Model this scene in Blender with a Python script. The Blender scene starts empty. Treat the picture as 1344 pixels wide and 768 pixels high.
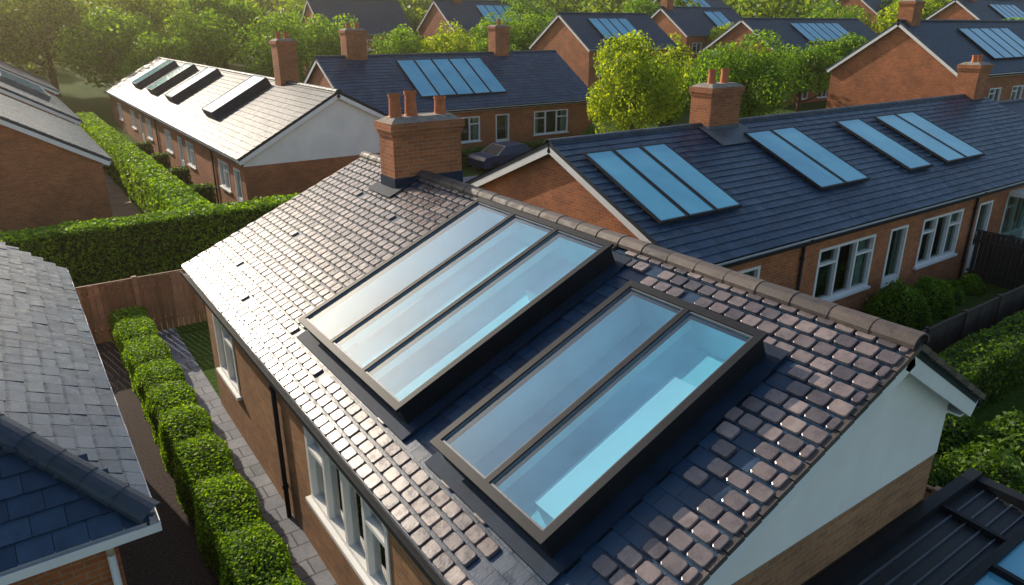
import bpy, math, random
import numpy as np
from mathutils import Vector
random.seed(3); rng=np.random.default_rng(5)
scene=bpy.context.scene
scene.view_settings.view_transform='Standard'
scene.view_settings.look='None'
scene.view_settings.exposure=0

# ------------------------------------------------------------------ materials
def newmat(name):
    m=bpy.data.materials.new(name); m.use_nodes=True
    nt=m.node_tree; nt.nodes.clear()
    out=nt.nodes.new('ShaderNodeOutputMaterial')
    return m,nt,out
def N(nt,t,**kw):
    n=nt.nodes.new(t)
    for k,v in kw.items():
        if k in n.inputs: n.inputs[k].default_value=v
        else: setattr(n,k,v)
    return n
def L(nt,a,b): nt.links.new(a,b)
def c4(c): return (c[0],c[1],c[2],1)
def mixc(nt,fac,a,b,blend='MIX'):
    n=nt.nodes.new('ShaderNodeMix'); n.data_type='RGBA'; n.blend_type=blend
    for sock,v in ((n.inputs[0],fac),(n.inputs[6],a),(n.inputs[7],b)):
        if isinstance(v,(int,float)): sock.default_value=v
        elif isinstance(v,(tuple,list)): sock.default_value=c4(v)
        else: L(nt,v,sock)
    return n.outputs[2]
def ramp(nt,fac,stops):
    r=nt.nodes.new('ShaderNodeValToRGB')
    el=r.color_ramp.elements
    while len(el)<len(stops): el.new(.5)
    for e,(p,c) in zip(el,stops): e.position=p; e.color=c4(c)
    L(nt,fac,r.inputs[0]); return r.outputs[0]
def noise(nt,vec,scale,detail=4,rough=.6):
    n=N(nt,'ShaderNodeTexNoise'); n.inputs['Scale'].default_value=scale
    n.inputs['Detail'].default_value=detail; n.inputs['Roughness'].default_value=rough
    L(nt,vec,n.inputs['Vector']); return n.outputs['Fac']
def bsdf(nt,out,**kw):
    b=nt.nodes.new('ShaderNodeBsdfPrincipled')
    for k,v in kw.items():
        k=k.replace('_',' ')
        if isinstance(v,(int,float)): b.inputs[k].default_value=v
        elif isinstance(v,(tuple,list)): b.inputs[k].default_value=c4(v)
        else: L(nt,v,b.inputs[k])
    if out: L(nt,b.outputs[0],out.inputs[0])
    return b
def bump(nt,b,h,strength=.5,dist=.01):
    n=N(nt,'ShaderNodeBump'); n.inputs['Strength'].default_value=strength; n.inputs['Distance'].default_value=dist
    L(nt,h,n.inputs['Height']); L(nt,n.outputs[0],b.inputs['Normal'])
def tex(nt,kind='Object'):
    return nt.nodes.new('ShaderNodeTexCoord').outputs[kind]

def plain(name,col,rough=.6,metal=0,var=.25,scale=3,bmp=0,spec=.5):
    m,nt,out=newmat(name); o=tex(nt)
    n=noise(nt,o,scale,6)
    lo=tuple(x*(1-var) for x in col); hi=tuple(min(1,x*(1+var)) for x in col)
    c=ramp(nt,n,[(.3,lo),(.7,hi)])
    b=bsdf(nt,out,Base_Color=c,Roughness=rough,Metallic=metal)
    b.inputs['Specular IOR Level'].default_value=spec
    if bmp: bump(nt,b,noise(nt,o,scale*14,3),.6,bmp)
    return m
def brickmat(name,c1,c2,mortar,bw=.225,rh=.075,ms=.007,rough=.85,dist=.008,stain=.35,offset=.5):
    m,nt,out=newmat(name); uv=tex(nt,'UV'); o=tex(nt)
    bt=N(nt,'ShaderNodeTexBrick'); L(nt,uv,bt.inputs['Vector'])
    bt.offset=offset
    bt.inputs['Color1'].default_value=c4(c1); bt.inputs['Color2'].default_value=c4(c2); bt.inputs['Mortar'].default_value=c4(mortar)
    bt.inputs['Scale'].default_value=1; bt.inputs['Brick Width'].default_value=bw; bt.inputs['Row Height'].default_value=rh
    bt.inputs['Mortar Size'].default_value=ms; bt.inputs['Mortar Smooth'].default_value=.1; bt.inputs['Bias'].default_value=0
    n=noise(nt,o,1.1,6); st=ramp(nt,n,[(.3,(1-stain,)*3),(.75,(1.15,1.12,1.08))])
    c=mixc(nt,1.0,bt.outputs['Color'],st,'MULTIPLY')
    n2=noise(nt,o,18,3); c=mixc(nt,.35,c,ramp(nt,n2,[(.3,(.5,.5,.5)),(.7,(1.3,1.3,1.3))]),'MULTIPLY')
    b=bsdf(nt,out,Base_Color=c,Roughness=rough)
    inv=N(nt,'ShaderNodeMath',operation='SUBTRACT'); inv.inputs[0].default_value=1; L(nt,bt.outputs['Fac'],inv.inputs[1])
    bump(nt,b,inv.outputs[0],.8,dist)
    return m
def islandmat(name,stops,rough=.4,spec=.5,nscale=8,bmp=.004,coat=0,rvar=.15):
    m,nt,out=newmat(name); o=tex(nt)
    g=nt.nodes.new('ShaderNodeNewGeometry')
    c=ramp(nt,g.outputs['Random Per Island'],stops)
    n=noise(nt,o,nscale,5)
    c=mixc(nt,.6,c,ramp(nt,n,[(.3,(.6,.6,.6)),(.7,(1.35,1.33,1.3))]),'MULTIPLY')
    nl=noise(nt,o,.7,4)
    c=mixc(nt,.5,c,ramp(nt,nl,[(.35,(.65,.66,.68)),(.65,(1.2,1.2,1.15))]),'MULTIPLY')
    mr=N(nt,'ShaderNodeMapRange'); L(nt,n,mr.inputs[0]); mr.inputs[1].default_value=.3; mr.inputs[2].default_value=.7
    mr.inputs[3].default_value=rough-rvar; mr.inputs[4].default_value=rough+rvar
    b=bsdf(nt,out,Base_Color=c,Roughness=mr.outputs[0])
    b.inputs['Specular IOR Level'].default_value=spec
    b.inputs['Coat Weight'].default_value=coat; b.inputs['Coat Roughness'].default_value=.25
    if bmp: bump(nt,b,noise(nt,o,nscale*5,3),.6,bmp)
    return m
def leafmat(name,dark,mid,light,trans=.35):
    m,nt,out=newmat(name); o=tex(nt)
    g=nt.nodes.new('ShaderNodeNewGeometry')
    c=ramp(nt,g.outputs['Random Per Island'],[(0,dark),(.5,mid),(1,light)])
    n=noise(nt,o,.8,3); c=mixc(nt,.6,c,ramp(nt,n,[(.35,(.55,.6,.55)),(.65,(1.4,1.3,1.1))]),'MULTIPLY')
    b=bsdf(nt,None,Base_Color=c,Roughness=.55); b.inputs['Specular IOR Level'].default_value=.3
    t=nt.nodes.new('ShaderNodeBsdfTranslucent'); 
    tc=mixc(nt,1.0,c,(2.4,2.2,.7),'MULTIPLY'); L(nt,tc,t.inputs[0])
    mx=nt.nodes.new('ShaderNodeMixShader'); mx.inputs[0].default_value=trans
    L(nt,b.outputs[0],mx.inputs[1]); L(nt,t.outputs[0],mx.inputs[2]); L(nt,mx.outputs[0],out.inputs[0])
    return m
def glassmat(name,tint,ior=1.6,mul=1.6,add=.04,rough=.02,gcol=(1,1,1)):
    m,nt,out=newmat(name)
    t=nt.nodes.new('ShaderNodeBsdfTransparent'); t.inputs[0].default_value=c4(tint)
    g=nt.nodes.new('ShaderNodeBsdfGlossy'); g.inputs['Roughness'].default_value=rough; g.inputs[0].default_value=c4(gcol)
    f=nt.nodes.new('ShaderNodeFresnel')
    geo=nt.nodes.new('ShaderNodeNewGeometry')
    # a thin pane reflects the same from both faces: undo the node's inside/outside inversion
    io=N(nt,'ShaderNodeMath',operation='MULTIPLY_ADD'); L(nt,geo.outputs['Backfacing'],io.inputs[0]); io.inputs[1].default_value=1/ior-ior; io.inputs[2].default_value=ior
    L(nt,io.outputs[0],f.inputs[0])
    ma=N(nt,'ShaderNodeMath',operation='MULTIPLY_ADD'); L(nt,f.outputs[0],ma.inputs[0]); ma.inputs[1].default_value=mul; ma.inputs[2].default_value=add; ma.use_clamp=True
    mx=nt.nodes.new('ShaderNodeMixShader'); L(nt,ma.outputs[0],mx.inputs[0])
    L(nt,t.outputs[0],mx.inputs[1]); L(nt,g.outputs[0],mx.inputs[2]); L(nt,mx.outputs[0],out.inputs[0])
    return m

BRICK=brickmat('orange_brick',(.56,.175,.052),(.40,.11,.036),(.38,.28,.19))
BRICK2=brickmat('buff_brick',(.49,.235,.10),(.36,.16,.068),(.36,.29,.2))
BRICK3=brickmat('red_brick',(.52,.15,.053),(.36,.095,.038),(.34,.25,.17))
SLATETEX=brickmat('slate_roofing',(.012,.038,.080),(.022,.054,.104),(.005,.009,.016),bw=.3,rh=.24,ms=.012,rough=.5,dist=.02,stain=.3)
DECK=plain('roof_underlay',(.010,.018,.032),.6,var=.3)
SLATE=islandmat('blue_slate',[(0,(.008,.032,.072)),(.5,(.014,.047,.100)),(1,(.028,.068,.125))],rough=.42,nscale=7,bmp=.003)
SLATEG=islandmat('grey_slate',[(0,(.016,.034,.062)),(.5,(.030,.054,.09)),(1,(.055,.082,.12))],rough=.34,nscale=7,bmp=.003)
SLATEC=islandmat('weathered_slate',[(0,(.022,.034,.05)),(.5,(.038,.052,.07)),(1,(.06,.074,.09))],rough=.52,spec=.38,nscale=7,bmp=.004)
CLAY=islandmat('taupe_tile',[(0,(.090,.076,.080)),(.4,(.155,.125,.124)),(.75,(.225,.175,.165)),(1,(.31,.245,.225))],rough=.30,spec=.8,nscale=9,bmp=.003,rvar=.10)
RIDGE=islandmat('ridge_tile',[(0,(.050,.042,.040)),(.5,(.088,.068,.060)),(1,(.13,.10,.083))],rough=.6,nscale=9,bmp=.006)
RIDGEB=islandmat('dark_ridge_tile',[(0,(.016,.030,.048)),(1,(.035,.055,.08))],rough=.5,nscale=9,bmp=.005)
WHITE=plain('white_paint',(.83,.82,.79),.5,var=.05,scale=2)
RENDER=plain('white_render',(.88,.84,.77),.85,var=.07,scale=1.3,bmp=.003)
BLACK=plain('black_metal',(.010,.012,.016),.55,var=.3,spec=.25)
DARKFR=plain('dark_frame',(.022,.025,.030),.45,var=.2,spec=.35)
LEAD=plain('lead_flashing',(.10,.115,.14),.5,var=.25,metal=.2,bmp=.004)
LEADD=plain('dark_lead',(.012,.028,.055),.7,var=.3,bmp=.004,spec=.25)
POT=plain('terracotta',(.50,.15,.055),.7,var=.25,scale=8)
MORTAR=plain('mortar_cap',(.28,.24,.2),.9,var=.3,scale=9,bmp=.01)
SKYGLASS=glassmat('rooflight_glass',(.50,.84,.95),1.6,1.9,.03,.012,(.90,.97,1))
WINGLASS=glassmat('window_glass',(.45,.62,.58))
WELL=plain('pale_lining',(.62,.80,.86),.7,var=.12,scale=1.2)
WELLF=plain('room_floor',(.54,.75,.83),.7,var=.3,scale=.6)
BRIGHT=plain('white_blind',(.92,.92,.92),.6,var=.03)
INTERIOR=plain('room_dark',(.05,.08,.075),.9,var=.5,scale=1.5)
CURTAIN=plain('curtain',(.62,.62,.57),.9,var=.2,scale=6)
WOOD=islandmat('timber_fence',[(0,(.20,.115,.07)),(.5,(.29,.17,.11)),(1,(.38,.24,.165))],rough=.8,nscale=5,bmp=.003)
WOODD=islandmat('dark_fence',[(0,(.022,.018,.017)),(1,(.05,.04,.035))],rough=.8,nscale=5,bmp=.003)
BARK=plain('bark',(.09,.06,.04),.9,var=.4,scale=8,bmp=.02)
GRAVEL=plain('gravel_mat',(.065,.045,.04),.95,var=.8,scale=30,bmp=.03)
SLAB=brickmat('paving_slab',(.27,.29,.33),(.20,.22,.26),(.07,.07,.08),bw=.5,rh=.38,ms=.012,rough=.75,dist=.006)
PINK=brickmat('block_paving',(.50,.34,.25),(.42,.28,.21),(.16,.12,.1),bw=.3,rh=.3,ms=.01,rough=.85,dist=.006)
ASPH=plain('asphalt',(.05,.05,.052),.9,var=.25,scale=12,bmp=.005)
HEDGEL=leafmat('hedge_leaf',(.045,.11,.008),(.12,.25,.018),(.26,.41,.035),.42)
HEDGED=leafmat('dark_hedge_leaf',(.025,.065,.01),(.06,.13,.015),(.13,.23,.025),.38)
CORE=plain('hedge_core',(.012,.026,.006),.95,var=.5,scale=8)
LEAFY=leafmat('yellow_leaf',(.12,.19,.01),(.24,.33,.02),(.42,.50,.04),.5)
LEAFG=leafmat('green_leaf',(.05,.12,.012),(.12,.25,.022),(.26,.38,.04),.45)
LEAFD=leafmat('wood_leaf',(.04,.085,.012),(.10,.18,.02),(.24,.31,.035),.45)

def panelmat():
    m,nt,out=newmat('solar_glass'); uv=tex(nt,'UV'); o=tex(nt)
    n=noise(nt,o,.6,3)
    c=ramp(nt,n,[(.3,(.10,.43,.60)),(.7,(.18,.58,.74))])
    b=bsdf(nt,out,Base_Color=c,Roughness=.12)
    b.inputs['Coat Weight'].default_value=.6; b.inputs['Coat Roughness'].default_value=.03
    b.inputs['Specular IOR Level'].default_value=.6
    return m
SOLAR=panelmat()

def groundmat():
    m,nt,out=newmat('ground_grass'); o=tex(nt)
    n=noise(nt,o,.25,6); n2=noise(nt,o,9,5)
    c=ramp(nt,n,[(.35,(.045,.095,.014)),(.5,(.06,.105,.02)),(.68,(.08,.095,.03))])
    c=mixc(nt,.7,c,ramp(nt,n2,[(.3,(.45,.5,.4)),(.7,(1.4,1.4,1.2))]),'MULTIPLY')
    b=bsdf(nt,out,Base_Color=c,Roughness=1.0); b.inputs['Specular IOR Level'].default_value=.1; bump(nt,b,n2,.8,.04)
    return m
GRASS=groundmat()

# ------------------------------------------------------------------ mesh builder
class MB:
    def __init__(s): s.v=[]; s.f=[]
    def poly(s,*pts):
        i=len(s.v); s.v+= [tuple(p) for p in pts]; s.f.append(tuple(range(i,i+len(pts))))
    def hexa(s,c):
        i=len(s.v); s.v+=[tuple(p) for p in c]
        for f in ((0,3,2,1),(4,5,6,7),(0,1,5,4),(1,2,6,5),(2,3,7,6),(3,0,4,7)): s.f.append(tuple(i+k for k in f))
    def box(s,x0,x1,y0,y1,z0,z1):
        s.hexa([(x0,y0,z0),(x1,y0,z0),(x1,y1,z0),(x0,y1,z0),(x0,y0,z1),(x1,y0,z1),(x1,y1,z1),(x0,y1,z1)])
    def beam(s,p0,p1,w,h,up=(0,0,1)):
        p0=Vector(p0);p1=Vector(p1);d=(p1-p0).normalized();up=Vector(up)
        a=d.cross(up).normalized()*w/2; b=a.cross(d).normalized()*h/2
        s.hexa([p0-a-b,p0+a-b,p1+a-b,p1-a-b,p0-a+b,p0+a+b,p1+a+b,p1-a+b])
    def cyl(s,p0,p1,r0,r1,n=12,cap=True):
        p0=Vector(p0);p1=Vector(p1);d=(p1-p0).normalized()
        a=d.orthogonal().normalized(); b=d.cross(a)
        i=len(s.v)
        for p,r in ((p0,r0),(p1,r1)):
            for k in range(n):
                t=2*math.pi*k/n; s.v.append(tuple(p+a*math.cos(t)*r+b*math.sin(t)*r))
        for k in range(n): s.f.append((i+k,i+(k+1)%n,i+n+(k+1)%n,i+n+k))
        if cap: s.f.append(tuple(i+n+k for k in range(n)))
    def halfround(s,p0,p1,r0,r1,across,n=9,flat=1.0):
        p0=Vector(p0);p1=Vector(p1);A=Vector(across).normalized();d=(p1-p0).normalized();U=A.cross(d).normalized()
        if U.z<0: U=-U
        rings=[]
        for p,r in ((p0,r0),(p1,r1),(p1,r1-.025),(p0,r0-.025)):
            ring=[]
            for k in range(n+1):
                t=math.radians(-8+196*k/n); s.v.append(tuple(p+A*math.cos(t)*r+U*math.sin(t)*r*flat)); ring.append(len(s.v)-1)
            rings.append(ring)
        for a,b in ((0,1),(1,2),(3,0)):
            for k in range(n): s.f.append((rings[a][k],rings[a][k+1],rings[b][k+1],rings[b][k]))
    def make(s,name,mat,parent=None,smooth=False):
        if not s.f: return None
        me=bpy.data.meshes.new(name); me.from_pydata(s.v,[],s.f); me.update()
        uv=me.uv_layers.new(name='UVMap').data
        co=me.vertices
        for p in me.polygons:
            n=p.normal
            if abs(n.z)>.995: t=Vector((1,0,0)); b=Vector((0,1,0))
            else:
                t=Vector((-n.y,n.x,0)).normalized(); b=n.cross(t)
                if b.z<0: b=-b
            for li in p.loop_indices:
                q=co[me.loops[li].vertex_index].co; uv[li].uv=(q.dot(t),q.dot(b))
            if smooth: p.use_smooth=True
        me.materials.append(mat)
        ob=bpy.data.objects.new(name,me); scene.collection.objects.link(ob)
        if parent: ob.parent=parent
        return ob
def empty(name,loc=(0,0,0),rot=0):
    e=bpy.data.objects.new(name,None); scene.collection.objects.link(e); e.location=loc; e.rotation_euler=(0,0,rot); e.empty_display_size=.5
    return e
def quadsmesh(name,Q,mat,parent=None):
    Q=np.asarray(Q,dtype=np.float32); n=len(Q)
    me=bpy.data.meshes.new(name); me.vertices.add(n*4); me.vertices.foreach_set('co',Q.reshape(-1))
    me.loops.add(n*4); me.loops.foreach_set('vertex_index',np.arange(n*4,dtype=np.int32))
    me.polygons.add(n); me.polygons.foreach_set('loop_start',np.arange(0,n*4,4,dtype=np.int32))
    try: me.polygons.foreach_set('loop_total',np.full(n,4,dtype=np.int32))
    except Exception: pass
    me.update(calc_edges=True); me.materials.append(mat)
    ob=bpy.data.objects.new(name,me); scene.collection.objects.link(ob)
    if parent: ob.parent=parent
    return ob

# ------------------------------------------------------------------ slope frames
class Slope:
    """side 'A' slope: from eave (c=ca,z=za) up to ridge (cr,zr); typ u: ridge along Y ; typ v: ridge along X"""
    def __init__(s,typ,cr,zr,ce,ze):
        s.typ=typ; s.cr=cr; s.zr=zr; s.ce=ce; s.ze=ze
        d=math.hypot(cr-ce,zr-ze); s.T=((cr-ce)/d,(zr-ze)/d); s.len=d
        s.N=(-s.T[1],s.T[0]) if s.T[0]>0 else (s.T[1],-s.T[0])
    def M(s,a,c,z): return (c,a,z) if s.typ=='u' else (a,c,z)
    def P(s,a,c,h=0):
        z=s.zr-(s.cr-c)/(s.cr-s.ce)*(s.zr-s.ze)
        return s.M(a,c+s.N[0]*h,z+s.N[1]*h)
    def Pt(s,a,t,h=0): return s.M(a,s.ce+s.T[0]*t+s.N[0]*h,s.ze+s.T[1]*t+s.N[1]*h)
    def box(s,B,a0,a1,c0,c1,h0,h1):
        B.hexa([s.P(a0,c0,h0),s.P(a1,c0,h0),s.P(a1,c1,h0),s.P(a0,c1,h0),s.P(a0,c0,h1),s.P(a1,c0,h1),s.P(a1,c1,h1),s.P(a0,c1,h1)])
def slab(B,S,a0,a1,holes=[],th=.1):
    A=sorted({a0,a1,*[h[0] for h in holes],*[h[1] for h in holes]})
    C=sorted({S.ce,S.cr,*[h[2] for h in holes],*[h[3] for h in holes]})
    for i in range(len(A)-1):
        for j in range(len(C)-1):
            am=(A[i]+A[i+1])/2; cm=(C[j]+C[j+1])/2
            if any(h[0]<am<h[1] and h[2]<cm<h[3] for h in holes): continue
            for h in (0,-th): B.poly(S.P(A[i],C[j],h),S.P(A[i+1],C[j],h),S.P(A[i+1],C[j+1],h),S.P(A[i],C[j+1],h))
    for a in (a0,a1): B.poly(S.P(a,S.ce,0),S.P(a,S.cr,0),S.P(a,S.cr,-th),S.P(a,S.ce,-th))
    B.poly(S.P(a0,S.ce,0),S.P(a1,S.ce,0),S.P(a1,S.ce,-th),S.P(a0,S.ce,-th))
def onetile(B,S,a0,a1,t0,t1,hl,hu,th):
    i=len(B.v)
    for a,t,h in ((a0,t0,hl),(a1,t0,hl),(a1,t1,hu),(a0,t1,hu),(a0,t0,hl-th),(a1,t0,hl-th),(a1,t1,hu-th),(a0,t1,hu-th)): B.v.append(S.Pt(a,t,h))
    for f in ((0,1,2,3),(4,5,1,0),(5,6,2,1),(7,4,0,3)): B.f.append(tuple(i+k for k in f))
def softtile(B,S,a0,a1,t0,t1,hl,hu,th,bv=.006):
    """tile with slightly chamfered corners and a fine chamfered top edge"""
    i=len(B.v); c=.018
    def ring(o,dh):
        x0,x1,y0,y1=a0+o,a1-o,t0+o,t1-o
        for a,t in ((x0+c,y0),(x1-c,y0),(x1,y0+c),(x1,y1-c),(x1-c,y1),(x0+c,y1),(x0,y1-c),(x0,y0+c)):
            k=(t-t0)/(t1-t0); B.v.append(S.Pt(a,t,hl+(hu-hl)*k+dh))
    ring(0,-th); ring(0,-bv*.7); ring(bv,0)
    for r in (0,8):
        for k in range(8): B.f.append((i+r+k,i+r+(k+1)%8,i+r+8+(k+1)%8,i+r+8+k))
    B.f.append(tuple(i+16+k for k in range(8)))
def tiles(B,S,a0,a1,tw=.3,ex=.24,gap=.006,th=.018,lift=.03,jit=.003,inside=None,tmax=None):
    W=tmax or S.len; r=0; t=-.03
    while t<W-.02:
        off=(r%2)*tw/2; a=a0-off
        while a<a1:
            b0=max(a0,a+gap/2); b1=min(a1,a+tw-gap/2)
            if b1-b0>.04 and (inside is None or inside((b0+b1)/2,t+ex/2)):
                j=random.uniform(-jit,jit); j2=random.uniform(-jit,jit)*1.5
                onetile(B,S,b0,b1,t+j2,min(W,t+ex+.015),lift+j,.010,th)
            a+=tw
        t+=ex; r+=1

def ridge_run(B,p0,p1,across,seg=.4,r=.13,flat=.7):
    p0=Vector(p0);p1=Vector(p1);n=max(1,round((p1-p0).length/seg))
    for k in range(n):
        a=p0.lerp(p1,k/n); b=p0.lerp(p1,(k+1.06)/n)
        a=a+Vector((0,0,random.uniform(-.004,.004)))
        B.halfround(a,b,r+.006,r-.003,across,flat=flat)

def wall_holes(B,M,a0,a1,c,z0,z1,holes,inward):
    A=sorted({a0,a1,*[h[0] for h in holes],*[h[1] for h in holes]}); Z=sorted({z0,z1,*[h[2] for h in holes],*[h[3] for h in holes]})
    for i in range(len(A)-1):
        for j in range(len(Z)-1):
            am=(A[i]+A[i+1])/2; zm=(Z[j]+Z[j+1])/2
            if any(h[0]<am<h[1] and h[2]<zm<h[3] for h in holes): continue
            B.poly(M(A[i],c,Z[j]),M(A[i+1],c,Z[j]),M(A[i+1],c,Z[j+1]),M(A[i],c,Z[j+1]))
    d=c+inward*.12
    for h in holes:
        x0,x1,y0,y1=h[:4]
        B.poly(M(x0,c,y0),M(x0,d,y0),M(x0,d,y1),M(x0,c,y1)); B.poly(M(x1,c,y0),M(x1,d,y0),M(x1,d,y1),M(x1,c,y1))
        B.poly(M(x0,c,y0),M(x1,c,y0),M(x1,d,y0),M(x0,d,y0)); B.poly(M(x0,c,y1),M(x1,c,y1),M(x1,d,y1),M(x0,d,y1))
def mbox(B,M,a0,a1,c0,c1,z0,z1):
    B.hexa([M(a0,c0,z0),M(a1,c0,z0),M(a1,c1,z0),M(a0,c1,z0),M(a0,c0,z1),M(a1,c0,z1),M(a1,c1,z1),M(a0,c1,z1)])
def window(FR,GL,IN,CU,M,h,c,inw):
    x0,x1,y0,y1=h[:4]; n=h[4] if len(h)>4 else 2; kind=h[5] if len(h)>5 else 'w'
    f=.07; ca=c-inw*.02; cb=c+inw*.10
    mbox(FR,M,x0-.015,x1+.015,ca,cb,y0,y0+f); mbox(FR,M,x0-.015,x1+.015,ca,cb,y1-f,y1)
    mbox(FR,M,x0-.015,x0+f,ca+.002*inw,cb,y0+f,y1-f); mbox(FR,M,x1-f,x1+.015,ca+.002*inw,cb,y0+f,y1-f)
    for k in range(1,n):
        x=x0+(x1-x0)*k/n; mbox(FR,M,x-.04,x+.04,ca+.003*inw,cb,y0+f,y1-f)
    if kind=='w':
        if n>1 and y1-y0>.9:
            z=y0+(y1-y0)*.70
            for q in ([0] if n==2 else [0,n-1]):
                xa=x0+(x1-x0)*q/n+.05; xb=x0+(x1-x0)*(q+1)/n-.05
                mbox(FR,M,xa,xb,ca+.006*inw,cb,z-.03,z+.03)
        mbox(FR,M,x0-.08,x1+.08,c-inw*.09,c-inw*.001,y0-.07,y0-.005)
    else:
        mbox(FR,M,x0+f,x1-f,ca+.02*inw,cb,y0+f,y0+.85)
    g=c+inw*.07
    GL.poly(M(x0+.02,g,y0+.02),M(x1-.02,g,y0+.02),M(x1-.02,g,y1-.02),M(x0+.02,g,y1-.02))
    d=c+inw*.9
    IN.poly(M(x0-.6,d,y0-.6),M(x1+.6,d,y0-.6),M(x1+.6,d,y1+.4),M(x0-.6,d,y1+.4))
    IN.poly(M(x0-.6,c+inw*.15,y0-.2),M(x1+.6,c+inw*.15,y0-.2),M(x1+.6,d,y0-.2),M(x0-.6,d,y0-.2))
    w=(x1-x0)*random.uniform(.10,.2); e=c+inw*.2
    for xa,xb in ((x0-.02,x0+w),(x1-w,x1+.02)):
        m=5
        for k in range(m):
            u0=xa+(xb-xa)*k/m; u1=xa+(xb-xa)*(k+1)/m; e0=e+inw*(.03 if k%2 else 0); e1=e+inw*(0 if k%2 else .03)
            CU.poly(M(u0,e0,y0-.05),M(u1,e1,y0-.05),M(u1,e1,y1+.02),M(u0,e0,y1+.02))

def chimney(parent,x0,x1,y0,y1,zb,zt,pots,brick=BRICK,flash_z=None):
    B=MB(); B.box(x0,x1,y0,y1,zb,zt-.28); B.box(x0-.03,x1+.03,y0-.03,y1+.03,zt-.28,zt-.19); B.box(x0-.06,x1+.06,y0-.06,y1+.06,zt-.19,zt-.04)
    B.make('chimney_stack',brick,parent)
    C=MB(); z=zt-.04; q=.12
    C.hexa([(x0-.03,y0-.03,z),(x1+.03,y0-.03,z),(x1+.03,y1+.03,z),(x0-.03,y1+.03,z),(x0+q,y0+q,z+.09),(x1-q,y0+q,z+.09),(x1-q,y1-q,z+.09),(x0+q,y1-q,z+.09)])
    C.make('mortar_cap',MORTAR,parent)
    P=MB(); D=MB()
    for (x,y,h,r) in pots:
        z=zt+.02
        P.cyl((x,y,z),(x,y,z+h*.12),r*1.12,r*1.1,16); P.cyl((x,y,z+h*.12),(x,y,z+h*.86),r*1.0,r*.86,16,False)
        P.cyl((x,y,z+h*.86),(x,y,z+h),r*1.02,r*1.02,16,False); 
        D.cyl((x,y,z+h-.03),(x,y,z+h-.02),r*.95,r*.95,16)
    P.make('chimney_pots',POT,parent,True); D.make('pot_openings',BLACK,parent)

def house(name,typ,s0,s1,cr,zr,ca,za,cb,zb,g=0,oh=.25,eo=.2,winA=[],winB=[],brick=BRICK,tileA='tex',tw=.3,ex=.24,slate=SLATE,
          ridgemat=RIDGEB,white=None,holes=[],parent=None,gut=BLACK,custom=False,ridge=True):
    E=parent or empty(name)
    SA=Slope(typ,cr,zr,ca,za); SB=Slope(typ,cr,zr,cb,zb); M=SA.M
    wa=ca+oh; wb=cb-oh; w0=s0+eo; w1=s1-eo
    zA=SA.zr-(cr-wa)/(cr-ca)*(zr-za)-.13; zB=SB.zr-(cr-wb)/(cr-cb)*(zr-zb)-.13
    W=MB(); wall_holes(W,M,w0,w1,wa,g,zA,[h[:4] for h in winA],1); wall_holes(W,M,w0,w1,wb,g,zB,[h[:4] for h in winB],-1)
    R=MB()
    for s in (w0,w1):
        if white is None: W.poly(M(s,wa,g),M(s,wb,g),M(s,wb,zB),M(s,cr,zr-.12),M(s,wa,zA))
        else:
            W.poly(M(s,wa,g),M(s,wb,g),M(s,wb,white),M(s,wa,white))
            o=-.02 if s==w0 else .02
            R.poly(M(s+o,wa,white),M(s+o,wb,white),M(s+o,wb,zB),M(s+o,cr,zr-.12),M(s+o,wa,zA))
            R.poly(M(s+o,wa,white),M(s+o,wb,white),M(s,wb,white),M(s,wa,white))
    W.make('walls',brick,E); R.make('gable_render',RENDER,E)
    FR=MB();GL=MB();IN=MB();CU=MB()
    for h in winA: window(FR,GL,IN,CU,M,h,wa,1)
    for h in winB: window(FR,GL,IN,CU,M,h,wb,-1)
    FR.make('window_frames',WHITE,E);GL.make('window_panes',WINGLASS,E);IN.make('rooms',INTERIOR,E);CU.make('curtains',CURTAIN,E)
    if not custom:
        D=MB(); slab(D,SA,s0,s1,holes); slab(D,SB,s0,s1)
        D.make('roof',SLATETEX if tileA=='tex' else DECK,E)
        if tileA=='geo':
            T=MB(); tiles(T,SA,s0-.02,s1+.02,tw,ex); T.make('roof_tiles',slate,E)
            U=MB(); 
            for h in (0.02,): U.poly(SB.P(s0-.02,cb,h),SB.P(s1+.02,cb,h),SB.P(s1+.02,cr,h),SB.P(s0-.02,cr,h))
            U.make('rear_roof_slates',SLATETEX,E)
    if ridge:
        RR=MB(); ridge_run(RR,M(s0-.03,cr,zr-.02),M(s1+.03,cr,zr-.02),M(0,1,0)); RR.make('ridge_tiles',ridgemat,E)
    BB=MB()
    for s,o in ((s0,.02),(s1,-.02)):
        for S in (SA,SB):
            p0=Vector(S.P(s+o,S.ce,-.10)); p1=Vector(S.P(s+o,S.cr,-.10))
            BB.beam(p0-Vector((0,0,.07)),p1-Vector((0,0,.07)),.03,.2)
    for S,c,sg in ((SA,ca,1),(SB,cb,-1)):
        z=S.ze-.15; mbox(BB,M,s0+.04,s1-.04,c+sg*.03,c+sg*.055,z-.06,z+.1)
        mbox(BB,M,s0+.05,s1-.05,c+sg*.055,c+sg*(oh+.02),z-.06,z-.04)
    BB.make('fascia',WHITE,E)
    G=MB()
    for S,c,sg in ((SA,ca,1),(SB,cb,-1)):
        z=S.ze-.10; x0=c-sg*.07; x1=c+sg*.025
        mbox(G,M,s0,s1,min(x0,x1),max(x0,x1),z-.07,z-.055); mbox(G,M,s0,s1,x0-.008,x0+.008,z-.055,z+.02)
    G.make('gutter',gut,E)
    return E,SA,SB
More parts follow.
